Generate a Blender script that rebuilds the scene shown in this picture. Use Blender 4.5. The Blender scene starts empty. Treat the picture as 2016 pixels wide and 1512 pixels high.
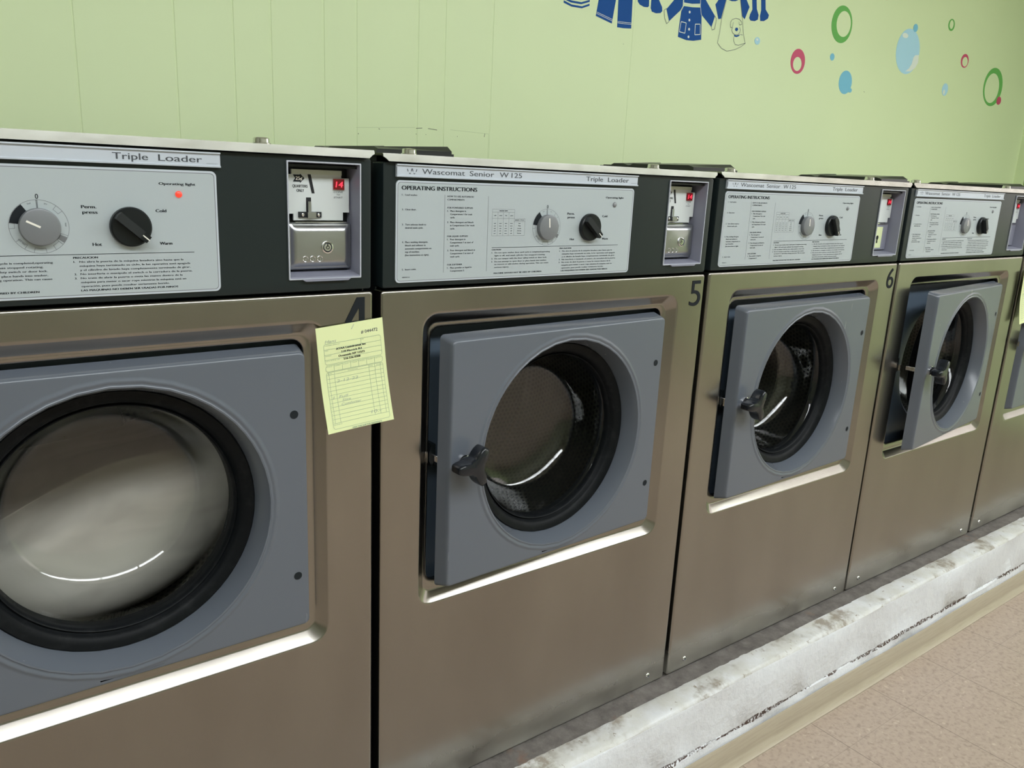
import bpy, bmesh, math, random
from mathutils import Vector, Matrix
random.seed(4)
PI = math.pi
C = bpy.context.scene.collection
Z0 = 0.21            # height of the machines' lower edge above the floor
W = 0.66             # spacing of the machines

# ------------------------------------------------------------------ materials
MATS = {}
def mat(name, col=(.5, .5, .5), rough=.5, metal=0.0, emis=None, estr=0.0, coat=0.0, spec=.5):
    m = bpy.data.materials.new(name); m.use_nodes = True
    b = m.node_tree.nodes['Principled BSDF']
    b.inputs['Base Color'].default_value = (*col, 1)
    b.inputs['Roughness'].default_value = rough
    b.inputs['Metallic'].default_value = metal
    b.inputs['Coat Weight'].default_value = coat
    b.inputs['Specular IOR Level'].default_value = spec
    if emis:
        b.inputs['Emission Color'].default_value = (*emis, 1)
        b.inputs['Emission Strength'].default_value = estr
    MATS[name] = m
    return m
class NT:
    """tiny helper for building node graphs"""
    def __init__(s, m):
        s.m = m; s.t = m.node_tree; s.b = s.t.nodes['Principled BSDF']
    def n(s, ty, **kw):
        nd = s.t.nodes.new(ty)
        for k, v in kw.items():
            if k.startswith('i_'): nd.inputs[int(k[2:])].default_value = v
            else: setattr(nd, k, v)
        return nd
    def l(s, a, b): s.t.links.new(a, b)
    def math(s, op, a, b=None, c=None, clamp=False):
        nd = s.n('ShaderNodeMath', operation=op); nd.use_clamp = clamp
        for i, v in enumerate((a, b, c)):
            if v is None: continue
            if isinstance(v, (int, float)): nd.inputs[i].default_value = v
            else: s.l(v, nd.inputs[i])
        return nd.outputs[0]
    def pos(s):
        return s.n('ShaderNodeNewGeometry').outputs['Position']
    def objc(s):
        return s.n('ShaderNodeTexCoord').outputs['Object']
    def mapv(s, v, scale=(1, 1, 1), loc=(0, 0, 0)):
        nd = s.n('ShaderNodeMapping'); nd.inputs['Scale'].default_value = scale
        nd.inputs['Location'].default_value = loc
        s.l(v, nd.inputs[0]); return nd.outputs[0]
    def noise(s, v, scale, detail=3, rough=.5, dist=0.0):
        nd = s.n('ShaderNodeTexNoise'); nd.inputs['Scale'].default_value = scale
        nd.inputs['Detail'].default_value = detail; nd.inputs['Roughness'].default_value = rough
        nd.inputs['Distortion'].default_value = dist
        s.l(v, nd.inputs['Vector']); return nd.outputs[0]
    def ramp(s, f, stops):
        nd = s.n('ShaderNodeValToRGB'); e = nd.color_ramp.elements
        while len(e) < len(stops): e.new(.5)
        for i, (p, c) in enumerate(stops):
            e[i].position = p; e[i].color = (*c, 1) if len(c) == 3 else c
        s.l(f, nd.inputs[0]); return nd.outputs[0]
    def mix(s, f, a, b):
        nd = s.n('ShaderNodeMix', data_type='RGBA')
        for i, v in ((0, f), (6, a), (7, b)):
            if isinstance(v, (int, float)): nd.inputs[i].default_value = v
            elif isinstance(v, tuple): nd.inputs[i].default_value = (*v, 1)
            else: s.l(v, nd.inputs[i])
        return nd.outputs[2]
    def sep(s, v):
        nd = s.n('ShaderNodeSeparateXYZ'); s.l(v, nd.inputs[0]); return nd.outputs
    def bump(s, h, strength=.2, dist=.001):
        nd = s.n('ShaderNodeBump'); nd.inputs['Strength'].default_value = strength
        nd.inputs['Distance'].default_value = dist
        s.l(h, nd.inputs['Height']); s.l(nd.outputs[0], s.b.inputs['Normal'])
    def col(s, c): s.l(c, s.b.inputs['Base Color'])
    def rough(s, c): s.l(c, s.b.inputs['Roughness'])

def make_materials():
    # stainless sheet: brushed, slightly wavy, smeared with old soap
    m = mat('stainless_sheet', (.55, .52, .48), .3, 1.0); g = NT(m)
    p = g.pos(); xyz = g.sep(p)
    brush = g.noise(g.mapv(p, (260, 260, 5)), 3, 2)
    smear = g.noise(g.mapv(p, (4, 4, 1.4)), 1.6, 4, .55)
    smear2 = g.noise(p, 9, 5, .6, .4)
    foot = g.math('SUBTRACT', 1.0, g.math('MULTIPLY', g.math('SUBTRACT', xyz[2], Z0), 16.0), clamp=True)   # dried splash along the foot, paled to paint in the kerb's reflection
    dirt = g.math('MULTIPLY', foot, g.ramp(smear2, [(.2, (0, 0, 0)), (.75, (1, 1, 1))]))
    base = g.ramp(smear, [(.3, (.285, .265, .240)), (.7, (.335, .315, .285))])
    spots = g.ramp(g.noise(g.mapv(p, (3, 3, 1.6)), 15, 4, .6), [(.70, (0, 0, 0)), (.78, (1, 1, 1))])
    base = g.mix(g.math('MULTIPLY', spots, .45), base, (.25, .225, .195))
    g.col(g.mix(g.math('MULTIPLY', dirt, .7), base, (.42, .42, .37)))
    g.l(g.math('SUBTRACT', 1.0, g.math('MULTIPLY', dirt, .6)), g.b.inputs['Metallic'])
    r = g.math('ADD', g.math('MULTIPLY', smear, .07), g.math('ADD', g.math('MULTIPLY', brush, .03), .185))
    g.rough(g.math('ADD', r, g.math('MULTIPLY', dirt, .3)))
    g.bump(g.noise(g.mapv(p, (3, 3, 2)), 1.1, 1), .25, .006)
    mat('stainless_bright', (.66, .65, .62), .16, 1.0)
    m = mat('lid_steel', (.60, .60, .55), .24, 1.0); g = NT(m)
    g.col(g.ramp(g.noise(g.mapv(g.pos(), (3, 3, 10)), 6, 4), [(.3, (.30, .30, .26)), (.65, (.40, .40, .36))]))
    m = mat('chrome', (.75, .75, .76), .1, 1.0)
    # dark fascia
    m = mat('black_fascia', (.009, .015, .016), .36, 0.0, spec=.38); g = NT(m)
    g.bump(g.noise(g.pos(), 900, 2), .06, .0004)
    mat('black_cabinet', (.012, .014, .014), .5)
    mat('dark_cavity', (.006, .007, .008), .8)
    # door enamel
    m = mat('grey_enamel', (.105, .118, .142), .27, 0.0, spec=.5); g = NT(m)
    sc = g.noise(g.mapv(g.pos(), (30, 30, 3)), 4, 4)
    g.rough(g.math('ADD', g.math('MULTIPLY', sc, .10), .20))
    m = mat('body_enamel', (.07, .095, .125), .4)
    mat('lavender_plastic', (.21, .215, .27), .42)
    mat('lavender_edge', (.40, .42, .47), .4)
    m = mat('plate_paint', (.37, .415, .43), .45); 
    m = mat('strip_paint', (.46, .50, .55), .35)
    mat('ink', (.010, .013, .016), .75, spec=.2)
    mat('ink_grey', (.16, .17, .18), .5)
    mat('ink_soft', (.045, .052, .06), .6)
    mat('knob_grey', (.16, .17, .18), .35)
    mat('knob_black', (.007, .009, .010), .35, spec=.3)
    mat('knob_ridge', (.018, .021, .022), .45, spec=.3)
    mat('mark_white', (.75, .73, .66), .5)
    m = mat('rubber', (.010, .010, .011), .5, spec=.12); g = NT(m)
    dn = g.noise(g.pos(), 60, 5, .7)
    g.col(g.ramp(dn, [(.5, (.004, .005, .006)), (.75, (.012, .013, .014))]))
    mat('handle_black', (.006, .008, .012), .22)
    mat('lamp_red', (.5, .02, .01), .3, emis=(1, .055, .03), estr=.75)
    mat('lamp_off', (.18, .19, .2), .25)
    mat('display_window', (.10, .004, .006), .2, emis=(.30, .0, .008), estr=.15)
    mat('display_digits', (.6, .02, .03), .4, emis=(1, .03, .06), estr=1.6)
    mat('coin_plate_paint', (.55, .585, .58), .35)
    mat('coin_flange', (.52, .55, .46), .4)
    mat('tag_paper', (.60, .66, .38), .8)
    m = mat('brushed_box', (.42, .43, .44), .24, 1.0); g = NT(m)
    g.rough(g.math('ADD', g.math('MULTIPLY', g.noise(g.mapv(g.pos(), (10, 10, 60)), 2, 2), .05), .26))
    mat('receipt_paper', (.68, .74, .40), .85)
    mat('receipt_line', (.24, .34, .27), .85)
    mat('receipt_ink', (.03, .035, .03), .85)
    mat('receipt_pen', (.36, .42, .33), .85)
    mat('decal_blue', (.006, .078, .31), .6, spec=.2)
    mat('decal_line', (.10, .13, .15), .5)
    mat('decal_green', (.15, .46, .11), .6, spec=.2)
    mat('decal_pink', (.60, .065, .16), .5)
    mat('decal_sky', (.44, .72, .86), .6, spec=.2)
    mat('decal_teal', (.21, .54, .72), .6, spec=.2)
    mat('decal_white', (.78, .85, .78), .5)
    mat('black_plastic', (.016, .018, .018), .32)
    # perforated drum
    m = mat('perforated_drum', (.35, .34, .31), .35, .9); g = NT(m)
    uv = g.n('ShaderNodeTexCoord').outputs['UV']
    P = .0105
    def dots(off):
        v = g.mapv(uv, (1 / P, 1 / (P * 1.7320508), 1), (off, off, 0))
        f = g.n('ShaderNodeVectorMath', operation='FRACTION'); g.l(v, f.inputs[0])
        s_ = g.n('ShaderNodeVectorMath', operation='SUBTRACT'); s_.inputs[1].default_value = (.5, .5, 0); g.l(f.outputs[0], s_.inputs[0])
        k = g.n('ShaderNodeVectorMath', operation='MULTIPLY'); k.inputs[1].default_value = (1, 1.7320508, 0); g.l(s_.outputs[0], k.inputs[0])
        ln = g.n('ShaderNodeVectorMath', operation='LENGTH'); g.l(k.outputs[0], ln.inputs[0]); return ln.outputs['Value']
    d = g.math('MINIMUM', dots(0), dots(.5))
    hole = g.math('LESS_THAN', d, .29)
    rust = g.noise(g.pos(), 5, 3)
    g.col(g.mix(hole, g.ramp(rust, [(.3, (.070, .076, .064)), (.7, (.10, .094, .080))]), (.010, .012, .010)))
    g.l(g.math('SUBTRACT', .85, g.math('MULTIPLY', hole, .85)), g.b.inputs['Metallic'])
    g.rough(g.math('ADD', g.math('MULTIPLY', hole, .3), .52))
    g.bump(g.math('MULTIPLY', d, -1.0), .2, .002)
    # porthole glass (clear pane: passes light, mirrors by angle)
    m = bpy.data.materials.new('porthole_glass'); m.use_nodes = True; MATS['porthole_glass'] = m
    t = m.node_tree; t.nodes.remove(t.nodes['Principled BSDF'])
    tr = t.nodes.new('ShaderNodeBsdfTransparent'); tr.inputs[0].default_value = (.95, .952, .945, 1)
    gl = t.nodes.new('ShaderNodeBsdfGlossy'); gl.inputs['Roughness'].default_value = .03
    lw = t.nodes.new('ShaderNodeLayerWeight'); lw.inputs[0].default_value = .5
    pw = t.nodes.new('ShaderNodeMath'); pw.operation = 'POWER'; pw.inputs[1].default_value = 4.0; t.links.new(lw.outputs['Facing'], pw.inputs[0])
    fr = t.nodes.new('ShaderNodeMath'); fr.operation = 'MULTIPLY_ADD'; fr.inputs[1].default_value = .9; fr.inputs[2].default_value = .045; t.links.new(pw.outputs[0], fr.inputs[0])
    mx = t.nodes.new('ShaderNodeMixShader')
    t.links.new(fr.outputs[0], mx.inputs[0]); t.links.new(tr.outputs[0], mx.inputs[1]); t.links.new(gl.outputs[0], mx.inputs[2])
    t.links.new(mx.outputs[0], t.nodes['Material Output'].inputs[0])
    # wet laundry
    m = mat('wet_laundry', (.52, .49, .42), .6); g = NT(m)
    n1 = g.noise(g.mapv(g.pos(), (3, 5, 7)), 2.2, 2, .5, 1.0)
    g.col(g.ramp(n1, [(.3, (.42, .40, .36)), (.55, (.52, .50, .45)), (.75, (.60, .58, .53))]))
    # painted wall
    m = mat('green_wall_paint', (.60, .73, .39), .42); g = NT(m)
    n1 = g.noise(g.pos(), 1.3, 4)
    g.col(g.ramp(n1, [(.3, (.71, .83, .50)), (.7, (.74, .86, .525))]))
    g.bump(g.noise(g.pos(), 45, 3), .10, .0015)
    mat('cream_wall_paint', (.34, .35, .26), .6)
    mat('wall_scuff', (.13, .17, .09), .7)
    mat('wall_groove', (.47, .585, .31), .6)
    mat('ceiling_paint', (.78, .79, .74), .8)
    m = mat('fixture_white', (.75, .75, .75), .5)
    mat('tube_glow', (1, 1, 1), .5, emis=(.95, 1.0, 1.03), estr=10.8)
    # floor tiles
    m = mat('vinyl_tiles', (.46, .38, .31), .36); g = NT(m)
    p = g.pos(); xyz = g.sep(p); T = .2485
    def joint(v, off):
        f = g.math('FRACT', g.math('DIVIDE', g.math('SUBTRACT', v, off), T))
        a = g.math('ABSOLUTE', g.math('SUBTRACT', f, .5))
        return g.math('GREATER_THAN', a, .4968)
    jx = g.math('MAXIMUM', joint(xyz[0], 1.9625), g.math('MULTIPLY', joint(xyz[1], -.2035), .35))
    n1 = g.noise(p, 95, 4, .6, .5); n2 = g.noise(p, 2.2, 3); n3 = g.noise(g.mapv(p, (1, 1, 1), (7, 3, 1)), 70, 3, .5, .8)
    c = g.ramp(n1, [(.34, (.285, .220, .175)), (.48, (.39, .308, .250)), (.62, (.42, .335, .272))])
    c = g.mix(g.ramp(n3, [(.64, (0, 0, 0)), (.72, (1, 1, 1))]), c, (.52, .43, .35))
    c = g.mix(g.math('MULTIPLY', n2, .35), c, (.35, .285, .22))
    # rubbed scuff beside one joint
    g.col(g.mix(g.math('MULTIPLY', jx, .8), c, (.09, .07, .055)))
    g.rough(g.math('ADD', g.math('MULTIPLY', n2, .15), .30))
    # cove base
    m = mat('cove_vinyl', (.50, .42, .29), .38); g = NT(m)
    n1 = g.noise(g.mapv(g.pos(), (4, 4, 60)), 3, 4, .6)
    g.col(g.ramp(n1, [(.3, (.345, .295, .22)), (.5, (.385, .332, .248)), (.75, (.41, .36, .275))]))
    # kerb: bare dark concrete beside the machines, white paint in front, scuffs and a cracked paint line
    m = mat('kerb_paint', (.7, .7, .7), .5); g = NT(m)
    p = g.pos(); xyz = g.sep(p)
    wob = g.math('MULTIPLY', g.math('SUBTRACT', g.noise(g.mapv(p, (1, 1, 1)), 22, 4, .6), .5), .016)
    bare = g.math('GREATER_THAN', g.math('ADD', xyz[1], wob), -.036)
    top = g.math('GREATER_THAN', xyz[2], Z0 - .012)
    n1 = g.noise(p, 30, 5, .7); n2 = g.noise(p, 9, 4, .6); n3 = g.noise(g.mapv(p, (6, 6, 6), (3, 9, 2)), 9, 3, .7)
    conc = g.ramp(n1, [(.3, (.07, .062, .056)), (.5, (.12, .107, .098)), (.7, (.17, .155, .143))])
    rust = g.ramp(n2, [(.62, (0, 0, 0)), (.68, (1, 1, 1))])
    conc = g.mix(g.math('MULTIPLY', rust, .6), conc, (.16, .085, .05))
    white = g.ramp(n1, [(.3, (.63, .645, .675)), (.7, (.68, .695, .72))])
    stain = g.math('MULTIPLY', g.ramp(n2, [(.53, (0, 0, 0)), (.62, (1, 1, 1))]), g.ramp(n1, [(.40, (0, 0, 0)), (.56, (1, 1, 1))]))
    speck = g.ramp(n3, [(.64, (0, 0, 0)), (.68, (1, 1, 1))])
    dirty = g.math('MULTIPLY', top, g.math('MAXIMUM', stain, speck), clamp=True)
    white = g.mix(g.math('MULTIPLY', top, g.ramp(g.noise(p, 16, 4, .6), [(.35, (.25, .25, .25)), (.6, (.8, .8, .8))])), white, (.50, .49, .44))  # grime on the top, toned darker to offset the stronger light there
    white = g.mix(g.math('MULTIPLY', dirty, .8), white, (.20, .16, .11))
    zl = g.math('ADD', xyz[2], g.math('MULTIPLY', g.math('SUBTRACT', g.noise(p, 60, 4, .7), .5), .012))
    line = g.math('LESS_THAN', g.math('ABSOLUTE', g.math('SUBTRACT', zl, Z0 - .1235)), g.math('MULTIPLY', g.math('SUBTRACT', g.noise(p, 5.5, 3), .42), .040))
    thin = g.math('LESS_THAN', g.math('ABSOLUTE', g.math('SUBTRACT', zl, Z0 - .1215)), .0007)
    white = g.mix(g.math('MAXIMUM', g.math('MULTIPLY', line, g.ramp(g.noise(p, 160, 2), [(.42, (0, 0, 0)), (.5, (1, 1, 1))])), g.math('MULTIPLY', thin, .6)), white, (.05, .025, .02))
    g.col(g.mix(bare, white, conc))
    g.bump(g.math('ADD', g.noise(p, 55, 4, .6), g.math('MULTIPLY', bare, -.8)), .7, .005)
    g.rough(g.math('ADD', g.math('MULTIPLY', bare, .3), .42))
make_materials()
M = MATS

# ------------------------------------------------------------------ mesh builder
class MB:
    def __init__(s):
        s.v = []; s.f = []; s.m = []; s.uv = {}
        s.slots = []
    def mi(s, m):
        if m not in s.slots: s.slots.append(m)
        return s.slots.index(m)
    def face(s, idx, m): s.f.append(tuple(idx)); s.m.append(s.mi(m))
    def add(s, verts):
        b = len(s.v); s.v += [tuple(q) for q in verts]; return b
    def box(s, x0, x1, y0, y1, z0, z1, m):
        b = s.add([(x, y, z) for x in (x0, x1) for y in (y0, y1) for z in (z0, z1)])
        for q in ((0, 1, 3, 2), (4, 6, 7, 5), (0, 4, 5, 1), (2, 3, 7, 6), (0, 2, 6, 4), (1, 5, 7, 3)):
            s.face([b + k for k in q], m)
    def prism(s, pts, y0, y1, m, mside=None):
        """polygon in x,z pushed from y0 (front) to y1"""
        n = len(pts); a = s.add([(x, y0, z) for x, z in pts]); b = s.add([(x, y1, z) for x, z in pts])
        s.face([a + i for i in range(n)], m); s.face([b + i for i in reversed(range(n))], mside or m)
        for i in range(n):
            j = (i + 1) % n; s.face((a + i, b + i, b + j, a + j), mside or m)
    def rings(s, loops, mats_, close=True, cap0=False, cap1=False):
        """loops: lists of 3-D points with equal counts; mats_: one material or one per band"""
        n = len(loops[0]); base = [s.add(l) for l in loops]
        for k in range(len(loops) - 1):
            mm = mats_[k] if isinstance(mats_, list) else mats_
            for i in range(n if close else n - 1):
                j = (i + 1) % n
                s.face((base[k] + i, base[k] + j, base[k + 1] + j, base[k + 1] + i), mm)
        if cap0: s.face([base[0] + i for i in range(n)], mats_[0] if isinstance(mats_, list) else mats_)
        if cap1: s.face([base[-1] + i for i in reversed(range(n))], mats_[-1] if isinstance(mats_, list) else mats_)
        return base
    def lathe(s, cx, cz, prof, mats_, n=64, cap0=False, cap1=False):
        """prof: (r, y); axis along y"""
        loops = [[(cx + r * math.cos(2 * PI * i / n), y, cz + r * math.sin(2 * PI * i / n)) for i in range(n)] for r, y in prof]
        return s.rings(loops, mats_, True, cap0, cap1)
    def latheZ(s, cx, cy, prof, m, n=24, cap0=True, cap1=True):
        loops = [[(cx + r * math.cos(2 * PI * i / n), cy + r * math.sin(2 * PI * i / n), z) for i in range(n)] for r, z in prof]
        return s.rings(loops, m, True, cap0, cap1)
    def build(s, name, parent=None, smooth=.6, bevel=0.0, seg=2, loc=None, rotz=0.0):
        me = s.mesh(name, smooth)
        return link(name, me, parent, bevel, seg, loc, rotz)
    def mesh(s, name, smooth=.6):
        bm = bmesh.new()
        vs = [bm.verts.new(q) for q in s.v]
        for f, mi in zip(s.f, s.m):
            if len(set(f)) < 3: continue
            try: fc = bm.faces.new([vs[i] for i in f]); fc.material_index = mi; fc.smooth = True
            except ValueError: pass
        bmesh.ops.remove_doubles(bm, verts=bm.verts, dist=1e-6)
        bmesh.ops.recalc_face_normals(bm, faces=bm.faces)
        for e in bm.edges:
            if len(e.link_faces) == 2:
                if e.calc_face_angle(0) > smooth: e.smooth = False
                if e.link_faces[0].material_index != e.link_faces[1].material_index and smooth < .3: e.smooth = False
            else: e.smooth = True
        me = bpy.data.meshes.new(name); bm.to_mesh(me); bm.free()
        for m in s.slots: me.materials.append(M[m])
        return me
def link(name, me, parent=None, bevel=0.0, seg=2, loc=None, rotz=0.0):
    o = bpy.data.objects.new(name, me); C.objects.link(o)
    if parent: o.parent = parent
    if loc: o.location = loc
    o.rotation_euler.z = rotz
    if bevel:
        b = o.modifiers.new('edge', 'BEVEL'); b.width = bevel; b.segments = seg; b.limit_method = 'ANGLE'; b.angle_limit = .7
        b.harden_normals = False
    return o
def tag(o, label=None, cat=None, group=None, kind=None):
    if label: o['label'] = label
    if cat: o['category'] = cat
    if group: o['group'] = group
    if kind: o['kind'] = kind
    return o
def rrect(x0, x1, z0, z1, r, ns=7, ms=11):
    """rounded rectangle loop, same point count for every size"""
    pts = []
    for cx, cz, a0 in ((x1 - r, z1 - r, 0), (x0 + r, z1 - r, 90), (x0 + r, z0 + r, 180), (x1 - r, z0 + r, 270)):
        for i in range(ns):
            a = math.radians(a0 + 90 * i / (ns - 1)); pts.append((cx + r * math.cos(a), cz + r * math.sin(a)))
    out = []
    for c in range(4):
        out += pts[c * ns:(c + 1) * ns]
        a = pts[(c + 1) * ns - 1]; b = pts[((c + 1) * ns) % (4 * ns)]
        for k in range(1, ms + 1):
            t = k / (ms + 1); out.append((a[0] + (b[0] - a[0]) * t, a[1] + (b[1] - a[1]) * t))
    return out
def at_y(pts, y): return [(x, y, z) for x, z in pts]
def circ_like(pts, cx, cz, r, y):
    return [(cx + r * math.cos(math.atan2(z - cz, x - cx)), y, cz + r * math.sin(math.atan2(z - cz, x - cx))) for x, z in pts]

# ------------------------------------------------------------------ lettering
_tc = {}
def glyphs(s, res=2):
    if (s, res) in _tc: return _tc[(s, res)]
    cu = bpy.data.curves.new('lettering', 'FONT'); cu.body = s; cu.size = 1; cu.resolution_u = res; cu.fill_mode = 'FRONT'
    o = bpy.data.objects.new('lettering', cu); C.objects.link(o)
    dg = bpy.context.evaluated_depsgraph_get(); ev = o.evaluated_get(dg); me = ev.to_mesh()
    vs = [(v.co.x, v.co.y) for v in me.vertices]; fs = [tuple(p.vertices) for p in me.polygons]
    ev.to_mesh_clear(); bpy.data.objects.remove(o); bpy.data.curves.remove(cu)
    _tc[(s, res)] = (vs, fs); return vs, fs
CAP = None
def capheight():
    global CAP
    if CAP is None: CAP = max(v[1] for v in glyphs('H')[0])
    return CAP
def put_text(mb, s, x, z, h, m, width=None, align='L', y=-.0002, res=2, rot=0.0, slant=0.0, bold=0.0, fmap=None, cond=.86):
    """x,z: left end of the baseline; h: height of a capital"""
    vs, fs = glyphs(s, res)
    if not vs: return
    k = h / capheight(); x0 = min(v[0] for v in vs); x1 = max(v[0] for v in vs)
    kx = (width / (x1 - x0)) if width else k * cond
    wd = (x1 - x0) * kx; off = {'L': 0, 'C': -wd / 2, 'R': -wd}[align]
    ca, sa = math.cos(rot), math.sin(rot)
    offs = [(0, 0)] if not bold else [(-bold, 0), (bold, 0)]
    for q, (bx, bz) in enumerate(offs):
        pts = []
        for vx, vy in vs:
            a = off + (vx - x0) * kx + slant * vy * k + bx; b = vy * k + bz
            X, Zz = x + a * ca - b * sa, z + a * sa + b * ca
            pts.append(fmap(X, Zz) if fmap else (X, y - q * .00004, Zz))
        b0 = mb.add(pts)
        for f in fs: mb.face([b0 + i for i in f], m)
def put_line(mb, x0, z0, x1, z1, w, m, y=-.0002, fmap=None):
    dx, dz = x1 - x0, z1 - z0; L = math.hypot(dx, dz) or 1; nx, nz = -dz / L * w / 2, dx / L * w / 2
    pts = [(x0 + nx, z0 + nz), (x0 - nx, z0 - nz), (x1 - nx, z1 - nz), (x1 + nx, z1 + nz)]
    b = mb.add([fmap(*q) if fmap else (q[0], y, q[1]) for q in pts]); mb.face((b, b + 1, b + 2, b + 3), m)
def put_poly(mb, pts, m, y=-.0002):
    b = mb.add([(x, y, z) for x, z in pts]); mb.face([b + i for i in range(len(pts))], m)
def put_ring(mb, cx, cz, r0, r1, m, y=-.0002, a0=0, a1=360, n=64):
    k = max(3, int(n * (a1 - a0) / 360))
    A = [(cx + r0 * math.cos(math.radians(a0 + (a1 - a0) * i / k)), y, cz + r0 * math.sin(math.radians(a0 + (a1 - a0) * i / k))) for i in range(k + 1)]
    B = [(cx + r1 * math.cos(math.radians(a0 + (a1 - a0) * i / k)), y, cz + r1 * math.sin(math.radians(a0 + (a1 - a0) * i / k))) for i in range(k + 1)]
    mb.rings([A, B], m, close=False)

# ------------------------------------------------------------------ washer part meshes (local frame: x right, y into the machine, z up from the lower edge)
PM = {}
MW = .648; PH = .8235
DC = (.331, .560)          # centre of the porthole
HX = .552                  # hinge line
def m_front():
    b = MB(); L = []
    L.append(at_y(rrect(0, MW, 0, PH, .004), .022))
    L.append(at_y(rrect(0, MW, 0, PH, .004), .0035))
    L.append(at_y(rrect(.0006, MW - .0006, .0006, PH - .0006, .004), .0012))
    L.append(at_y(rrect(.0025, MW - .0025, .0025, PH - .0025, .004), 0))
    L.append(at_y(rrect(.005, MW - .005, .005, PH - .005, .004), 0))
    x0, x1, z0, z1 = .0645, .5815, .3375, .7890
    L.append(at_y(rrect(x0 - .003, x1 + .003, z0 - .003, z1 + .003, .028), 0))
    for o, y in ((0, .0001), (.0008, .0004), (.0018, .0012), (.0143, .0122), (.0156, .0130), (.0170, .0133)):
        L.append(at_y(rrect(x0 + o, x1 - o, z0 + o, z1 - o, .024 - o * .6), y))
    L.append(at_y(rrect(x0 + .0185, x1 - .0185, z0 + .0185, z1 - .0185, .014), .0134))
    cx0, cx1, cz0, cz1 = .0855, .5565, .3700, .7660
    L.append(at_y(rrect(cx0 - .0012, cx1 + .0012, cz0 - .0012, cz1 + .0012, .017), .0134))
    L.append(at_y(rrect(cx0, cx1, cz0, cz1, .016), .0142))
    L.append(at_y(rrect(cx0, cx1, cz0, cz1, .016), .022))
    b.rings(L, 'stainless_sheet')
    return b.mesh('front_panel', .8)
def m_inner():
    b = MB(); R = rrect(.06, .585, .345, .79, .02)
    L = [at_y(R, .040), circ_like(R, *DC, .168, .040), circ_like(R, *DC, .160, .046), circ_like(R, *DC, .160, .075)]
    b.rings(L, ['body_enamel', 'body_enamel', 'rubber'])
    S = rrect(.06, .585, .345, .79, .02)
    b.rings([at_y(S, .023), at_y(S, .040)], 'body_enamel')
    return b.mesh('inner_body', .6)
def m_drum():
    b = MB(); n = 72; R = .252; y0, y1 = .072, .41
    prof = [(.1605, y0), (.168, y0 - .002), (R - .012, y0 + .004), (R, y0 + .02), (R, y1 - .02), (R - .01, y1), (.09, y1), (.085, y1 - .012), (.0005, y1 - .016)]
    b.lathe(*DC, prof, ['perforated_drum', 'perforated_drum', 'perforated_drum', 'perforated_drum', 'perforated_drum', 'perforated_drum', 'perforated_drum', 'stainless_bright'], n)
    # three lifting ribs
    for a in (40, 160, 280):
        a = math.radians(a); w = .13
        ring = []
        for y in (y0 + .02, y1 - .02):
            ring.append([(DC[0] + r * math.cos(a + d), y, DC[1] + r * math.sin(a + d)) for r, d in ((R, -w), (R - .045, -w * .35), (R - .055, 0), (R - .045, w * .35), (R, w))])
        b.rings(ring, 'perforated_drum', close=False)
    me = b.mesh('drum', .5)
    uvl = me.uv_layers.new(name='UVMap')
    for p in me.polygons:
        for li in p.loop_indices:
            v = me.vertices[me.loops[li].vertex_index].co; dx, dz = v.x - DC[0], v.z - DC[1]
            r = math.hypot(dx, dz)
            if abs(p.normal.y) > .6: uvl.data[li].uv = (dx, dz)
            else:
                a = math.atan2(p.center.z - DC[1], p.center.x - DC[0]); aa = math.atan2(dz, dx)
                while aa - a > PI: aa -= 2 * PI
                while aa - a < -PI: aa += 2 * PI
                uvl.data[li].uv = (aa * .252, v.y)
    return me
def m_tub():
    b = MB(); b.lathe(*DC, [(.161, .064), (.262, .064), (.262, .425), (.001, .425)], 'dark_cavity', 48); return b.mesh('outer_tub', .5)
def m_door():
    """frame of x measured from the hinge line"""
    b = MB(); h = HX
    def rr(o, y, r=.007):
        return [(x - h, y, z) for x, z in rrect(.101 - o, .552 + o * .35, .3735 - o, .7503 + o, r)]
    base = rrect(.101, .552, .3735, .7503, .007)
    def cc(r, y): return [(x - h, yy, z) for x, yy, z in circ_like(base, *DC, r, y)]
    L = [rr(.0075, .024), rr(.0065, .021), rr(.003, .007), rr(.0014, .0022), rr(0, .0003), rr(-.0018, 0), rr(-.0040, 0), cc(.1850, 0), cc(.1828, 0), cc(.1810, -.0014), cc(.1785, -.0016), cc(.1770, -.0002), cc(.1750, -.0002), cc(.1738, -.0012), cc(.1720, -.0008),
         cc(.1700, .0035), cc(.1665, .013), cc(.1635, .023), cc(.1625, .0285), cc(.1620, .034)]
    b.rings(L, 'grey_enamel')
    # back pan
    L2 = [rr(.0075, .024), rr(-.02, .026), cc(.165, .036), cc(.162, .034)]
    b.rings(L2, 'body_enamel')
    for x, z in ((.5365, .6722), (.5370, .4475)):
        b.lathe(x - h, z, [(.0062, -.0001), (.0056, -.0004), (.0050, -.0004), (.0002, -.0003)], ['grey_enamel', 'ink', 'ink'], 20)
    return b.mesh('door', .9)
def m_gasket():
    b = MB(); cx, cz = DC[0] - HX, DC[1]
    b.lathe(cx, cz, [(.1622, .030), (.1605, .0285), (.154, .0300), (.1485, .0325), (.1455, .0360), (.1438, .0420), (.1430, .0425), (.1418, .0390), (.1402, .0400), (.1392, .0470), (.1390, .062), (.152, .070), (.1615, .066), (.1622, .034)], 'rubber', 96)
    return b.mesh('door_gasket', .9)
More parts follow.
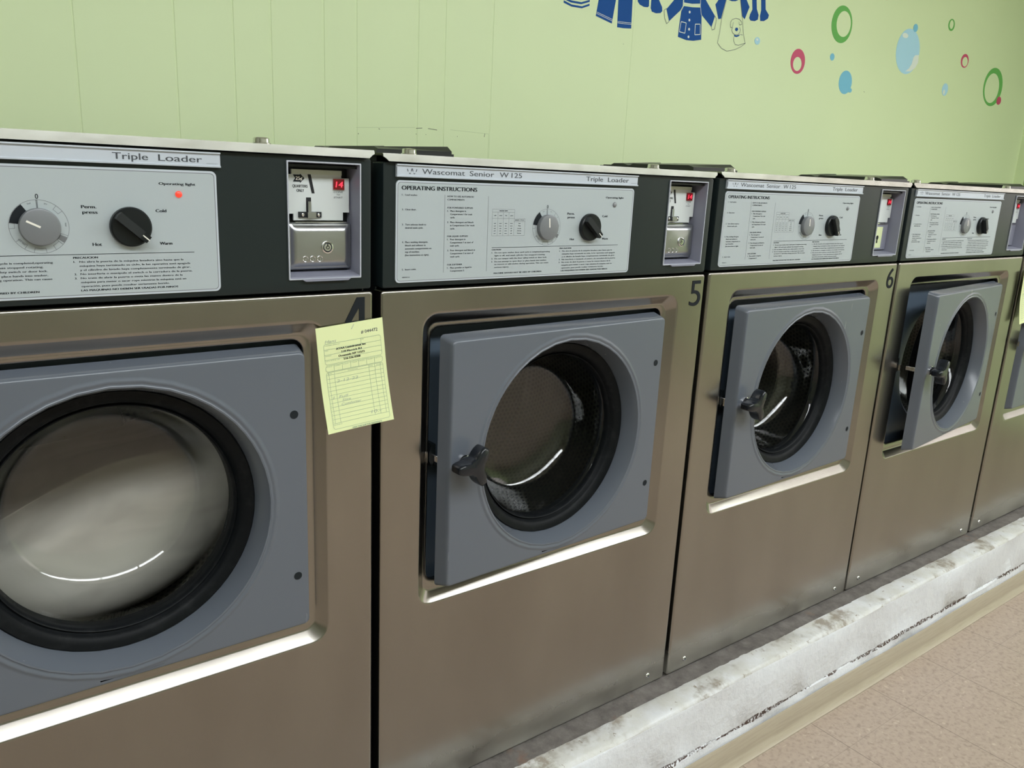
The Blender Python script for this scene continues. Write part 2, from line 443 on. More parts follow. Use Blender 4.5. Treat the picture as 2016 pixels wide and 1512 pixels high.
def m_glass():
    b = MB(); cx, cz = DC[0] - HX, DC[1]
    b.lathe(cx, cz, [(.1398, .050), (.1375, .053), (.1335, .066), (.1280, .085), (.1215, .102), (.1150, .1135), (.1060, .1205), (.092, .1245), (.06, .1275), (.03, .1285), (.0003, .1288)], 'porthole_glass', 96)
    b.lathe(cx, cz, [(.1398, .054), (.1385, .068), (.1335, .088), (.1250, .107), (.1175, .1200), (.1070, .1275), (.092, .1315), (.06, .1345), (.03, .1355), (.0003, .1358)], 'porthole_glass', 96)
    return b.mesh('porthole_glass', .9)
def m_handle():
    b = MB(); cx, cz = .124 - HX, .5695; n = 120
    def out(sc, y):
        L = []
        for i in range(n):
            a = 2 * PI * i / n; best = 0
            c = max(math.cos(3 * (a - math.radians(58))), -1)
            t = ((c + 1) / 2) ** 2.3
            r = (.0135 + (.0345 - .0135) * t) * sc
            # flat tips
            for k in range(3):
                d = a - math.radians(58 + 120 * k); d = math.atan2(math.sin(d), math.cos(d))
                if abs(d) < .6: r = min(r, .0325 * sc / max(.2, math.cos(d)))
            L.append((cx + r * math.cos(a), y, cz + r * math.sin(a)))
        return L
    b.rings([out(.90, -.0125), out(.98, -.0145), out(1.0, -.018), out(1.0, -.030), out(.97, -.0335), out(.88, -.0355), out(.5, -.0365), out(.1, -.0368)], 'handle_black', True, True, True)
    b.lathe(cx, cz, [(.011, -.0003), (.011, -.003), (.0095, -.0035), (.0095, -.008), (.0085, -.013)], ['chrome', 'chrome', 'handle_black', 'handle_black'], 28)
    return b.mesh('door_handle', .8)
def m_hook():
    b = MB(); cx, cz = .124 - HX, .5695
    b.prism([(cx - .030, cz - .004), (cx - .030, cz + .006), (cx + .004, cz + .004), (cx + .004, cz - .004)], .0235, .046, 'chrome')
    return b.mesh('latch_hook', .6)
def m_latch():
    b = MB()
    b.prism([(.0875, .578), (.093, .590), (.0985, .590), (.0985, .556), (.092, .556), (.0875, .566)], .014, .040, 'knob_black')
    b.box(.0925, .0965, .006, .016, .560, .574, 'chrome')
    b.lathe(.0935, .540, [(.0045, .0392), (.001, .0385)], 'ink', 16)
    return b.mesh('door_latch', .5)
def m_fascia():
    b = MB()
    def rc(x0, x1, z0, z1, r, y): return at_y(rrect(x0, x1, z0, z1, r, 4, 6), y)
    o = (.002, .6465, .8265, .9895)
    h = (.5350, .6310, .8420, .9830)
    L = [rc(*o, .003, .03), rc(*o, .003, .004), rc(o[0] + .001, o[1] - .001, o[2] + .001, o[3] - .001, .003, .002), rc(o[0] + .003, o[1] - .003, o[2] + .003, o[3] - .003, .003, .0015),
         rc(h[0] - .003, h[1] + .003, h[2] - .003, h[3] + .003, .002, .0015), rc(*h, .0015, .0015), rc(*h, .0015, .03)]
    b.rings(L, 'black_fascia')
    return b.mesh('control_panel', .7)
def m_lid():
    b = MB()
    P = [(0, .9990), (.0008, .9998), (MW - .0008, .9998), (MW, .9990), (MW, .9955), (MW - .0035, .9935), (MW - .0075, .9900), (.0075, .9900), (.0035, .9935), (0, .9955)]
    fr = b.add([(x, -.0050 + (z - .990) * .24, z) for x, z in P]); bk = b.add([(x, .0, z) for x, z in P]); k = len(P)
    b.face([fr + i for i in range(k)], 'lid_steel'); b.face([bk + i for i in reversed(range(k))], 'lid_steel')
    for i in range(k): j = (i + 1) % k; b.face((fr + i, bk + i, bk + j, fr + j), 'lid_steel')
    b.box(0, MW, -.0005, .69, .9965, .9998, 'lid_steel')
    return b.mesh('top_lid', .5)
def m_cabinet():
    b = MB(); t = .002
    b.box(.0025, .0045, .022, .68, -.003, .9965, 'black_cabinet'); b.box(MW - .0045, MW - .0025, .022, .68, -.003, .9965, 'black_cabinet')
    b.box(.0045, MW - .0045, .678, .68, -.003, .9965, 'black_cabinet'); b.box(.0045, MW - .0045, .030, .678, -.003, .004, 'black_cabinet')
    b.box(.0045, MW - .0045, .030, .034, .8245, .8285, 'black_cabinet')
    return b.mesh('cabinet', .5)
def m_strip():
    b = MB(); x0, x1 = .0200, .4578
    prof = [(.9712, .0015), (.9712, -.0028), (.9726, -.0030), (.9732, -.0012), (.9738, -.0008), (.9848, -.0008), (.9854, -.0012), (.9860, -.0030), (.9874, -.0028), (.9874, .0015)]
    L = [[(x, y, z) for z, y in prof] for x in (x0, x1)]
    b.rings(L, 'strip_paint', True, True, True)
    def T(s, xa, xb, z, h, bo=.00012): put_text(b, s, xa, z, h, 'ink_soft', width=xb - xa, y=-.00095, res=4, bold=bo)
    T('Wascomat', .0585, .1259, .9759, .0066); T('Senior', .1339, .1748, .9759, .0066); T('W', .1844, .2000, .9759, .0066); T('125', .2052, .2238, .9759, .0066)
    T('Triple', .3474, .3820, .9759, .0066, .0002); T('Loader', .3925, .4380, .9759, .0066, .0002)
    put_text(b, '438203/01', .4425, .9746, .0010, 'ink_grey', width=.012, y=-.00095)
    # the maker's broken W mark
    for px in ((.0362, .9816, .0375, .9783), (.0428, .9810, .0420, .9785), (.0440, .9810, .0448, .9785), (.0505, .9816, .0492, .9783)):
        put_line(b, *px, .0011, 'ink_soft', y=-.00095)
    put_poly(b, [(.0424, .9822), (.0444, .9822), (.0454, .9785), (.0446, .9785), (.0434, .9812), (.0422, .9785), (.0414, .9785)], 'ink_soft', -.00098)
    for cx in (.0402, .0468):
        put_poly(b, [(cx - .0017, .9775), (cx - .0003, .9762), (cx + .0003, .9762), (cx + .0017, .9775), (cx + .0009, .9753), (cx - .0009, .9753)], 'ink_soft', -.00095)
    b.box(.0198, .0216, -.0034, -.0010, .9745, .9840, 'strip_paint')
    return b.mesh('name_strip', .25)
def m_plate():
    b = MB(); x0, x1, z0, z1 = .0203, .4530, .8332, .9670
    def rc(o, y, r): return at_y(rrect(x0 + o, x1 - o, z0 + o, z1 - o, r, 6, 3), y)
    b.rings([rc(0, .0014, .006), rc(0, .0002, .006), rc(.0004, -.0002, .0056), rc(.0022, -.0002, .0045), rc(.0030, -.0002, .0040)], ['plate_paint', 'plate_paint', 'strip_paint', 'ink_grey'], cap1=True)
    b.m[-1] = b.mi('plate_paint')
    Y = -.00035; K = 'ink'; S = 'ink_soft'
    def T(s, x, zc, h=.00215, m=S, w=None, a='L', bo=0.00016): put_text(b, s, x, zc - h / 2, h, m, width=w, align=a, y=Y, bold=bo, cond=1.13 if a == 'L' else .95)
    put_text(b, 'OPERATING INSTRUCTIONS', .0287, .9551, .0052, K, width=.1185, y=Y, res=3, bold=.0004)
    def col(x, z, lines, ind=.0048, pitch=.0043):
        for i, s in enumerate(lines):
            num = s[:3] if s[:1].isdigit() else None
            if num: T(num.strip(), x, z - i * pitch); T(s[3:], x + ind, z - i * pitch)
            else: T(s, x + (ind if s[:1] != '#' else 0), z - i * pitch) if s[:1] != '#' else T(s[1:], x, z - i * pitch)
    col(.0292, .9487, ['1. Load washer.']); col(.0293, .9299, ['2. Close door.'])
    col(.0296, .9104, ['3. Turn selector knob to', 'desired wash cycle.'])
    col(.0299, .8873, ['4. Place washing detergent,', 'bleach and softener in', 'automatic compartments on', 'top of machine.', '(See instructions at right).'])
    col(.0303, .8511, ['5. Insert coins.']); T('438209/01-01', .0305, .8406, .0013)
    put_line(b, .0950, .9500, .0955, .8450, .0006, 'ink_grey', Y); put_line(b, .1670, .9495, .1680, .8445, .0006, 'ink_grey', Y)
    col(.0992, .9480, ['#HOW TO USE AUTOMATIC', '#COMPARTMENTS'])
    col(.0996, .9329, ['#FOR POWDERED SUPPLIES', '1. Place detergent in', 'Compartment 1 for soak', 'cycle.'])
    col(.0998, .9135, ['2. Place detergent and bleach', 'in Compartment 2 for wash', 'cycle.'])
    col(.1004, .8945, ['#FOR LIQUID SUPPLIES', '1. Pour detergent in', 'Compartment 1 at start of', 'soak cycle.'])
    col(.1010, .8752, ['2. Pour detergent and bleach in', 'Compartment 2 at start of', 'wash cycle.'])
    col(.1016, .8555, ['#FOR SOFTENER', '1. Place powder or liquid in', 'Compartment 3.'])
    # wash and rinse table
    tx0, txm, tx1, tz0, tzm, tz1 = .1749, .2141, .2339, .8946, .9190, .9318
    G = 'ink_grey'; lw = .00035
    for a in ((tx0, tz1, txm, tz1), (tx0, tz1 - .0042, txm, tz1 - .0042), (tx0, tzm, tx1, tzm), (tx0, tz0, tx1, tz0), (txm, tzm - .0045, tx1, tzm - .0045),
              (tx0, tz0, tx0, tz1), (txm, tz0, txm, tz1), (tx1, tz0, tx1, tzm)): put_line(b, *a, lw, G, Y)
    for i in range(1, 4): xx = tx0 + (txm - tx0) * i / 4; put_line(b, xx, tz0, xx, tz1 - .0042, lw, G, Y)
    T('WATER TEMP.', (tx0 + txm) / 2, tz1 - .0021, .0017, S, a='C')
    for i, s in enumerate(('cold', 'warm', 'hot', 'perm')): T(s, tx0 + .0049 + i * .0098, .9232, .0015, S, a='C')
    T('RINSE CYCLE', (txm + tx1) / 2, tzm - .0022, .0014, S, w=.0165, a='C')
    for j, (s, r) in enumerate((('Soak', 'cold warm warm warm'), ('Wash', 'cold warm hot warm'), ('1st rinse', 'cold cold warm cold'), ('2nd rinse', 'cold cold warm cold'), ('3rd rinse', 'cold cold warm cold'))):
        zz = .9120 - j * .0035
        for i, q in enumerate(r.split()): T(q, tx0 + .0049 + i * .0098, zz, .0013, S, a='C')
        T(s, (txm + tx1) / 2, zz, .0014, S, a='C')
    # programme ring
    cx, cz = .2752, .9065
    put_ring(b, cx, cz, .0264, .0268, 'ink_grey', Y); put_ring(b, cx, cz, .0185, .0262, K, Y, 124, 171, 90)
    for a in (92, 90, 124, 171): 
        c, s_ = math.cos(math.radians(a)), math.sin(math.radians(a)); put_line(b, cx + .018 * c, cz + .018 * s_, cx + .0266 * c, cz + .0266 * s_, .0004, K, Y)
    for a0, a1, r0 in ((52, 36, .0215), (172, 184, .0215), (214, 236, .0215), (255, 280, .0215), (300, 318, .0215), (318, 340, .0195)):
        put_ring(b, cx, cz, r0, r0 + .0004, 'ink_grey', Y, min(a0, a1), max(a0, a1), 120)
        for a in (a0, a1):
            c, s_ = math.cos(math.radians(a)), math.sin(math.radians(a)); put_line(b, cx + r0 * c, cz + r0 * s_, cx + .0266 * c, cz + .0266 * s_, .0004, 'ink_grey', Y)
    put_ring(b, cx, cz, .0195, .0264, 'knob_grey', Y, 322, 336, 120)
    for a, s in ((108, 'final'), (72, 'pre'), (5, 'rinse'), (222, 'main wash')):
        aa = math.radians(a)
        put_text(b, s, cx + .0232 * math.cos(aa), cz + .0232 * math.sin(aa), .0016, S, align='C', y=Y, rot=aa - PI / 2 if a < 180 else aa + PI / 2)
    put_text(b, '0', cx, .9340, .0048, K, align='C', y=Y, res=3, bold=.0001)
    def B(s, x, z, wd, h=.0031): put_text(b, s, x, z - h / 2, h, K, width=wd, y=Y, res=3, bold=.00028)
    B('Perm.', .3145, .9268, .0140); B('press', .3153, .9214, .0140); B('Cold', .3867, .9234, .0108); B('Hot', .3224, .8883, .0086); B('Warm', .3890, .8885, .0128)
    put_text(b, 'Operating light', .3915, .9509, .0026, K, width=.0382, y=Y, res=3, bold=.00026)
    put_line(b, .1762, .8778, .4250, .8784, .0006, K, Y)
    for x, ls, wd in ((.1762, ['#CAUTION', '1. Do not open washer door until cycle is completed,operating', 'light is off, and wash cylinder has stopped rotating.', '2. Do not tamper with the door safety switch or door lock.', '3. Do not attempt to open door or place hands into washer,', 'to remove or add clothes during operation. This can cause', 'serious injury.', '', '#MACHINE SHOULD NOT BE USED BY CHILDREN'], .110),
                      (.3030, ['#PRECAUCION', '1. No abra la puerta de la m\u00e1quina lavadora sino hasta que la', 'm\u00e1quina haya terminado su ciclo, la luz operativa est\u00e9 apagada', 'y el cilindro de lavado haya completamente terminado de girar.', '2. No interferia o manipule el switch o la cerradura de la puerta.', '3. No trate de abrir la puerta o meta las manos dentro de la', 'm\u00e1quina para meter o sacar ropa mientras la m\u00e1quina est\u00e1 en', 'operaci\u00f3n, pues puede resultar seriamente herido.', '#LAS MAQUINAS NO DEBEN SER USADAS POR NINOS'], .121)):
        full = max(len(s) for s in ls)
        for i, s in enumerate(ls):
            if not s: continue
            zz = .8748 - i * .00427
            if x < .2 and i > 4: zz += .0004
            if s[0] == '#': put_text(b, s[1:], x + (.005 if i else 0), zz - .001, .0019, K, width=min(.1, .00232 * len(s[1:])), y=Y, bold=.0002)
            else:
                num = s[:2] if s[0].isdigit() else None; body = s[3:] if num else s
                if num: T(num, x, zz, .0019, K)
                put_text(b, body, x + .0055, zz - .00095, .0019, S, width=(wd - .006) * len(body) / (full - 2), y=Y, bold=.00016)
    return b.mesh('instruction_panel', .2)
def m_dial():
    b = MB(); cx, cz = .2752, .9065
    b.lathe(cx, cz, [(.0186, -.0004), (.0186, -.0055), (.0180, -.0070), (.0170, -.0075), (.0002, -.0077)], 'knob_grey', 48)
    return b
def dial_mesh(ang):
    b = m_dial(); cx, cz = .2752, .9065; c, s = math.cos(math.radians(ang)), math.sin(math.radians(ang))
    put_line(b, cx, cz, cx + .0135 * c, cz + .0135 * s, .0020, 'mark_white', y=-.0080)
    return b.mesh('program_dial', .5)
def knob_mesh(ang):
    b = MB(); cx, cz = .3602, .9065
    b.lathe(cx, cz, [(.0208, -.0004), (.0210, -.003), (.0205, -.0060), (.0190, -.0075), (.0002, -.0078)], 'knob_black', 48)
    c, s = math.cos(math.radians(ang)), math.sin(math.radians(ang)); nx, nz = -s, c
    def q(t, w): return (cx + c * t + nx * w, cz + s * t + nz * w)
    b.prism([q(-.0185, -.0045), q(-.0195, 0), q(-.0185, .0045), q(.0115, .0045), q(.0115, -.0045)], -.0165, -.0070, 'knob_ridge')
    b.prism([q(.0115, -.0045), q(.0115, .0045), q(.0198, .0040), q(.0198, -.0040)], -.0150, -.0070, 'knob_black')
    a0 = q(.0110, 0); a1 = q(.0200, 0); put_line(b, *a0, *a1, .0012, 'mark_white', y=-.0153)
    return b.mesh('temperature_knob', .5)
def lamp_mesh(on):
    b = MB(); cx, cz = .4115, .9412
    b.lathe(cx, cz, [(.0036, -.0003), (.0035, -.0012), (.0028, -.0020), (.0002, -.0023)], 'lamp_red' if on else 'lamp_off', 24)
    if not on: put_ring(b, cx, cz, .0034, .0042, 'ink_grey', -.0004)
    return b.mesh('operating_light', .8)
def m_housing():
    b = MB(); h = (.5350, .6310, .8420, .9830); D = .034
    def rc(x0, x1, z0, z1, r, y): return at_y(rrect(x0, x1, z0, z1, r, 3, 2), y)
    L = [rc(h[0], h[1], h[2], h[3], .001, .0014), rc(h[0], h[1], h[2], h[3], .001, -.0006), rc(h[0] + .0016, h[1] - .0016, h[2] + .0016, h[3] - .0016, .001, -.0006),
         rc(h[0] + .002, h[1] - .002, h[2] + .003, h[3] - .002, .001, .001), rc(h[0] + .003, h[1] - .003, h[2] + .008, h[3] - .004, .001, D)]
    b.rings(L, ['lavender_edge', 'lavender_edge', 'lavender_plastic', 'lavender_plastic'], cap1=True)
    b.m[-1] = b.mi('knob_black')
    b.prism([(.5510, .8425), (.5555, .8398), (.6120, .8398), (.6160, .8425)], -.0030, .001, 'lavender_plastic')
    b.box(.5380, .6280, .006, .033, .9760, .9790, 'knob_black')
    return b.mesh('coin_slot_housing', .5)
def plate_coin(variant):
    b = MB(); x0, x1, z0, z1 = .5440, .6262, .9120, .9730; y = .024
    c = .0085
    P = [(x0 + .006, z1), (x1 - c - .002, z1), (x1 - c - .002, z1 - .009), (x1, z1 - .009), (x1, z0 + .010), (x1 - c, z0 + .010), (x1 - c, z0), (x0 + .008, z0), (x0 + .008, z0 + .008), (x0, z0 + .008), (x0, z1 - .006), (x0 + .006, z1 - .006)]
    b.prism(P, y, y + .003, 'coin_plate_paint')
    b.prism([(x0 + .006, z1), (x1 - c - .002, z1), (x1 - c - .002, z1 - .0055), (x0 + .006, z1 - .0055)], y - .0012, y + .001, 'coin_flange')
    Y = y - .0003
    if variant == 0:
        ax, az = .5520, .9625
        put_poly(b, [(ax, az + .0042), (ax + .0090, az + .0042), (ax + .0090, az + .0058), (ax + .0150, az), (ax + .0090, az - .0058), (ax + .0090, az - .0042), (ax, az - .0042), (ax + .003, az)], 'ink', Y)
        put_text(b, '25\u00a2', ax + .0035, az - .0021, .0042, 'mark_white', width=.0085, y=Y - .0002, res=3, bold=.0002)
        put_text(b, 'QUARTERS', .5512, .9515, .0033, 'ink', width=.0195, y=Y, res=3, bold=.0001)
        put_text(b, 'ONLY', .5565, .9462, .0033, 'ink', width=.0095, y=Y, res=3, bold=.0001)
        put_poly(b, [(.5707, .9680), (.5750, .9680), (.5798, .9448), (.5760, .9448)], 'dark_cavity', Y)
        put_poly(b, [(.5685, .9398), (.5750, .9398), (.5750, .9225), (.5685, .9225)], 'dark_cavity', Y)
        b.box(.5700, .5738, y - .0035, y, .9205, .9350, 'brushed_box')
        b.box(.5580, .5878, y - .0022, y, .9155, .9225, 'knob_ridge')
        b.box(.5680, .5790, y - .0065, y - .0015, .9152, .9222, 'brushed_box')
        for sx in (.5632, .5838):
            b.lathe(sx, .9190, [(.0022, y - .0022), (.0020, y - .0036), (.0010, y - .0042), (.0002, y - .0043)], 'chrome', 16)
    else:
        ax, az = .5640, .9225
        put_poly(b, [(ax, az + .0042), (ax + .0090, az + .0042), (ax + .0090, az + .0058), (ax + .0150, az), (ax + .0090, az - .0058), (ax + .0090, az - .0042), (ax, az - .0042), (ax + .003, az)], 'ink', Y)
        put_text(b, '25\u00a2', ax + .0035, az - .0021, .0042, 'coin_plate_paint', width=.0085, y=Y - .0002, res=2)
    for i, s in enumerate(('COINS', 'TO', 'START')):
        put_text(b, s, .6110, .9462 - i * .0034, .0020, 'ink', width=(.0125, .0045, .0120)[i], align='C', y=Y, slant=.25, cond=1.1)
    b.box(x0 + .010, x1 - .004, y - .0008, y + .004, z0 - .0035, z0 - .0018, 'chrome')
    return b.mesh('coin_plate', .4)
def m_display():
    b = MB(); y = .0225
    b.box(.6045, .6190, y - .0005, y + .002, .9500, .9630, 'display_window')
    put_text(b, '14', .6070, .9530, .0068, 'display_digits', width=.0094, y=y - .0008, slant=.14, res=3, bold=.00012)
    return b.mesh('coin_display', .3)
def coin_box(variant):
    b = MB(); x0, x1, z0, z1 = .5420, .6270, .8520, .9095
    if variant == 0:
        def rc(o, y, r): return at_y(rrect(x0 + o, x1 - o, z0 + o, z1 - o, r, 5, 3), y)
        b.rings([rc(0, .033, .004), rc(0, .0215, .004), rc(.0015, .0195, .004), rc(.0035, .0190, .004), rc(.0050, .0170, .004), rc(.0090, .0150, .004), rc(.0110, .0146, .003)], 'brushed_box', cap1=True)
        cx, cz = .5915, .8795
        b.lathe(cx, cz, [(.0078, .0146), (.0076, .0130), (.0062, .0126), (.0056, .0140), (.0050, .0140), (.0046, .0128), (.0002, .0126)], ['chrome', 'chrome', 'chrome', 'ink', 'ink_grey', 'chrome'], 32)
        put_line(b, cx, cz + .001, cx, cz + .0052, .0010, 'ink', y=.0124)
        put_ring(b, cx, cz, .0016, .0024, 'ink', .0124, n=32)
        for i, t in enumerate('25\u00a2'):
            b.lathe(.5625 + i * .0095, .8655, [(.0038, .0146), (.0036, .0138), (.0031, .0140), (.0028, .0146)], 'chrome', 20)
            put_text(b, t, .5625 + i * .0095, .8640, .0030, 'chrome', align='C', y=.0142, res=2)
    else:
        b.box(x0, x1, .026, .033, z0, z1, 'lavender_plastic')
        if variant == 1:
            b.box(.5560, .6060, .0252, .0262, .8560, .9020, 'tag_paper')
            cx, cz = .5880, .8785
            put_ring(b, cx, cz, 0.0001, .0050, 'ink', .0249, n=28)
            put_poly(b, [(cx - .0022, cz - .003), (cx + .0022, cz - .003), (cx + .0030, cz - .0120), (cx - .0030, cz - .0120)], 'ink', .0249)
    return b.mesh('coin_box', .6)
def m_bolt():
    b = MB(); b.latheZ(0, 0, [(.0108, 0), (.0108, .0010), (.0098, .0016), (.0095, .0060), (.0082, .0074), (.003, .0080)], 'chrome', 14); return b.mesh('lid_bolt', .5)
def m_screw():
    b = MB(); b.lathe(0, 0, [(.0058, 0), (.0054, -.0012), (.0046, -.0022), (.0030, -.0030), (.0018, -.0024), (.0002, -.0022)], ['chrome', 'chrome', 'chrome', 'ink_grey', 'ink'], 20); return b.mesh('screw', .8)
def m_dispenser():
    b = MB()
    b.box(.044, .172, .100, .356, .9998, 1.0052, 'black_plastic')
    b.box(.050, .150, .330, .352, 1.0052, 1.0068, 'black_plastic')
    return b.mesh('detergent_dispenser', .4)
def flap(y0, y1, x1):
    b = MB(); x0 = .050
    lo, hi = 1.0056, 1.0160; c = .012
    P = [(y0, 1.0052), (y1, 1.0052), (y1, hi - .006), (y1 - c * .6, hi), (y0 + c, hi), (y0, hi - .007)]
    R = [(x1, y, z) for y, z in P]; Lp = [(x0, y, 1.0052 + (z - 1.0052) * .45) for y, z in P]
    b.rings([Lp, R], 'black_plastic', True, True, True)
    ym = (y0 + y1) / 2
    b.box(x1 - .0008, x1 + .0008, ym - .003, ym + .003, 1.008, 1.0158, 'knob_grey')
    return b.mesh('dispenser_flap', .4)
def number_mesh(s):
    b = MB(); x0, x1, z0, z1 = .6085, .6405, .7675, .8165
    if s == '4':
        y = -.0006
        b.prism([(x1 - .0125, z1), (x1 - .0045, z1), (x1 - .0045, z0), (x1 - .0125, z0)], -.0006, .0001, 'ink')
        b.prism([(x0, z0 + .0110), (x0, z0 + .0185), (x1, z0 + .0185), (x1, z0 + .0110)], -.0007, .0001, 'ink')
        b.prism([(x0, z0 + .0185), (x1 - .0155, z1), (x1 - .0045, z1), (x1 - .0125, z1 - .0130), (x0 + .0085, z0 + .0185)], -.0008, .0001, 'ink')
    else:
        vs, fs = glyphs(s, 8); xa = min(v[0] for v in vs); xb = max(v[0] for v in vs); za = min(v[1] for v in vs); zb = max(v[1] for v in vs)
        b0 = b.add([(x0 + .003 + (v[0] - xa) / (xb - xa) * .0285, -.0006, z0 - .0005 + (v[1] - za) / (zb - za) * .0455) for v in vs])
        for f in fs: b.face([b0 + i for i in f], 'ink')
    return b.mesh('number_decal', .3)

def build_parts():
    for k, f in (('front', m_front), ('inner', m_inner), ('drum', m_drum), ('tub', m_tub), ('door', m_door), ('gasket', m_gasket), ('glass', m_glass), ('handle', m_handle), ('hook', m_hook), ('latch', m_latch),
                 ('fascia', m_fascia), ('lid', m_lid), ('cabinet', m_cabinet), ('strip', m_strip), ('plate', m_plate), ('housing', m_housing), ('display', m_display),
                 ('bolt', m_bolt), ('screw', m_screw), ('disp', m_dispenser)): PM[k] = f()
    PM['flap1'] = flap(.106, .272, .172); PM['flap2'] = flap(.280, .328, .158)
    PM['cp0'] = plate_coin(0); PM['cp1'] = plate_coin(1)
    for i in range(3): PM['cb%d' % i] = coin_box(i)
    PM['lamp1'] = lamp_mesh(True); PM['lamp0'] = lamp_mesh(False)
build_parts()

# slight set of every machine in the row: dx, dy, dz, turn
SET = [(-.0018, -.0043, .0009, .0002), (.0027, .0031, -.0013, -.0022), (0, .0003, .0004, -.0017), (-.0040, -.0015, .0005, -.0022), (.0010, -.0013, .0012, .0027)]
def world(m, u, y, z):
    dx, dy, dz, a = SET[m]; c, s = math.cos(a), math.sin(a)
    return (m * W + dx + .324 + (u - .324) * c - y * s, dy + (u - .324) * s + y * c, Z0 + dz + z)
def washer(m, label, door_deg, dial, knob, lamp, cp, cb, number):
    dx, dy, dz, a = SET[m]
    r = bpy.data.objects.new('washing_machine', None); C.objects.link(r); r.empty_display_size = .1
    r.location = world(m, 0, 0, 0); r.rotation_euler.z = a
    tag(r, label, 'washing machine', 'washing machines in the row')
    link('cabinet', PM['cabinet'], r); 
    f = link('front_panel', PM['front'], r)
    for x in (.0492, .5995): link('screw', PM['screw'], f, loc=(x, -.0002, .0222))
    link('inner_body', PM['inner'], r); link('outer_tub', PM['tub'], r); link('drum', PM['drum'], r, rotz=0)
    link('door_latch', PM['latch'], r)
    d = link('door', PM['door'], r, loc=(HX, -.002, 0), rotz=math.radians(door_deg))
    link('door_gasket', PM['gasket'], d); link('porthole_glass', PM['glass'], d); link('door_handle', PM['handle'], d); link('latch_hook', PM['hook'], d, bevel=.001)
    fa = link('control_panel', PM['fascia'], r)
    li = link('top_lid', PM['lid'], r)
    for x in (.051, .5135): link('lid_bolt', PM['bolt'], li, loc=(x, .021, .9998), rotz=.4)
    link('name_strip', PM['strip'], r)
    p = link('instruction_panel', PM['plate'], r)
    link('program_dial', dial_mesh(dial), p)
    link('temperature_knob', knob_mesh(knob), p)
    lo = link('operating_light', PM['lamp1' if lamp else 'lamp0'], p)
    if lamp: lo['label'] = 'small round operating light glowing red'
    h = link('coin_slot_housing', PM['housing'], r)
    link('coin_plate', PM['cp%d' % cp], h); q = link('coin_display', PM['display'], h); q['label'] = 'small red lit display'
    q = link('coin_box', PM['cb%d' % cb], h)
    if cb == 1: q['label'] = 'coin box front with a yellow paper tag'
    ds = link('detergent_dispenser', PM['disp'], r)
    link('dispenser_flap', PM['flap1'], ds); link('dispenser_flap', PM['flap2'], ds)
    if number:
        o = link('number_decal', number_mesh(number), r); o['label'] = 'black number %s sticker' % number
    return r
washer(0, 'nearest stainless front-loading washer, number 4, operating light on and door shut', 0, 153, -42, True, 0, 0, '4')
washer(1, 'stainless front-loading washer with black number 5, door slightly ajar', 2.8, 95, -42, False, 0, 0, '5')
washer(2, 'stainless front-loading washer with black number 6, yellow tag on its coin box', 2.0, 95, -60, False, 1, 1, '6')
washer(3, 'stainless front-loading washer whose grey door stands furthest open', 6.4, 95, -60, False, 1, 2, None)
washer(4, 'last stainless washer, cut off by the right edge of the photo', 0.5, 95, -60, False, 1, 2, None)

# laundry turning behind the glass of the running machine
def laundry():
    b = MB(); cx, cz = DC; n = 64; L = []
    for k, (r, y) in enumerate([(.02, .150), (.06, .149), (.10, .146), (.135, .143), (.17, .150), (.20, .175), (.215, .23), (.21, .30), (.18, .36), (.02, .38)]):
        ring = []
        for i in range(n):
            a = 2 * PI * i / n; x = r * math.cos(a); z = r * math.sin(a)
            lim = -.004 + .012 * math.sin(x * 16 + y * 9) + x * .26; d = lim - z
            z = lim - (math.sqrt(d * d + .0012) + d) / 2
            yy = y + (.004 * math.sin(3 * a + k) if r > .12 else 0) + (max(0, .055 - (lim - z)) ** 2) * 22
            ring.append((cx + x, yy, cz + z))
        L.append(ring)
    b.rings(L, 'wet_laundry', True, True, True)
    o = b.build('laundry', smooth=1.2)
    w = world(0, 0, 0, 0); o.location = w
    s = o.modifiers.new('soft', 'SUBSURF'); s.levels = s.render_levels = 1
    return tag(o, 'pale wet laundry seen through the round window of the running washer', 'laundry')
laundry()

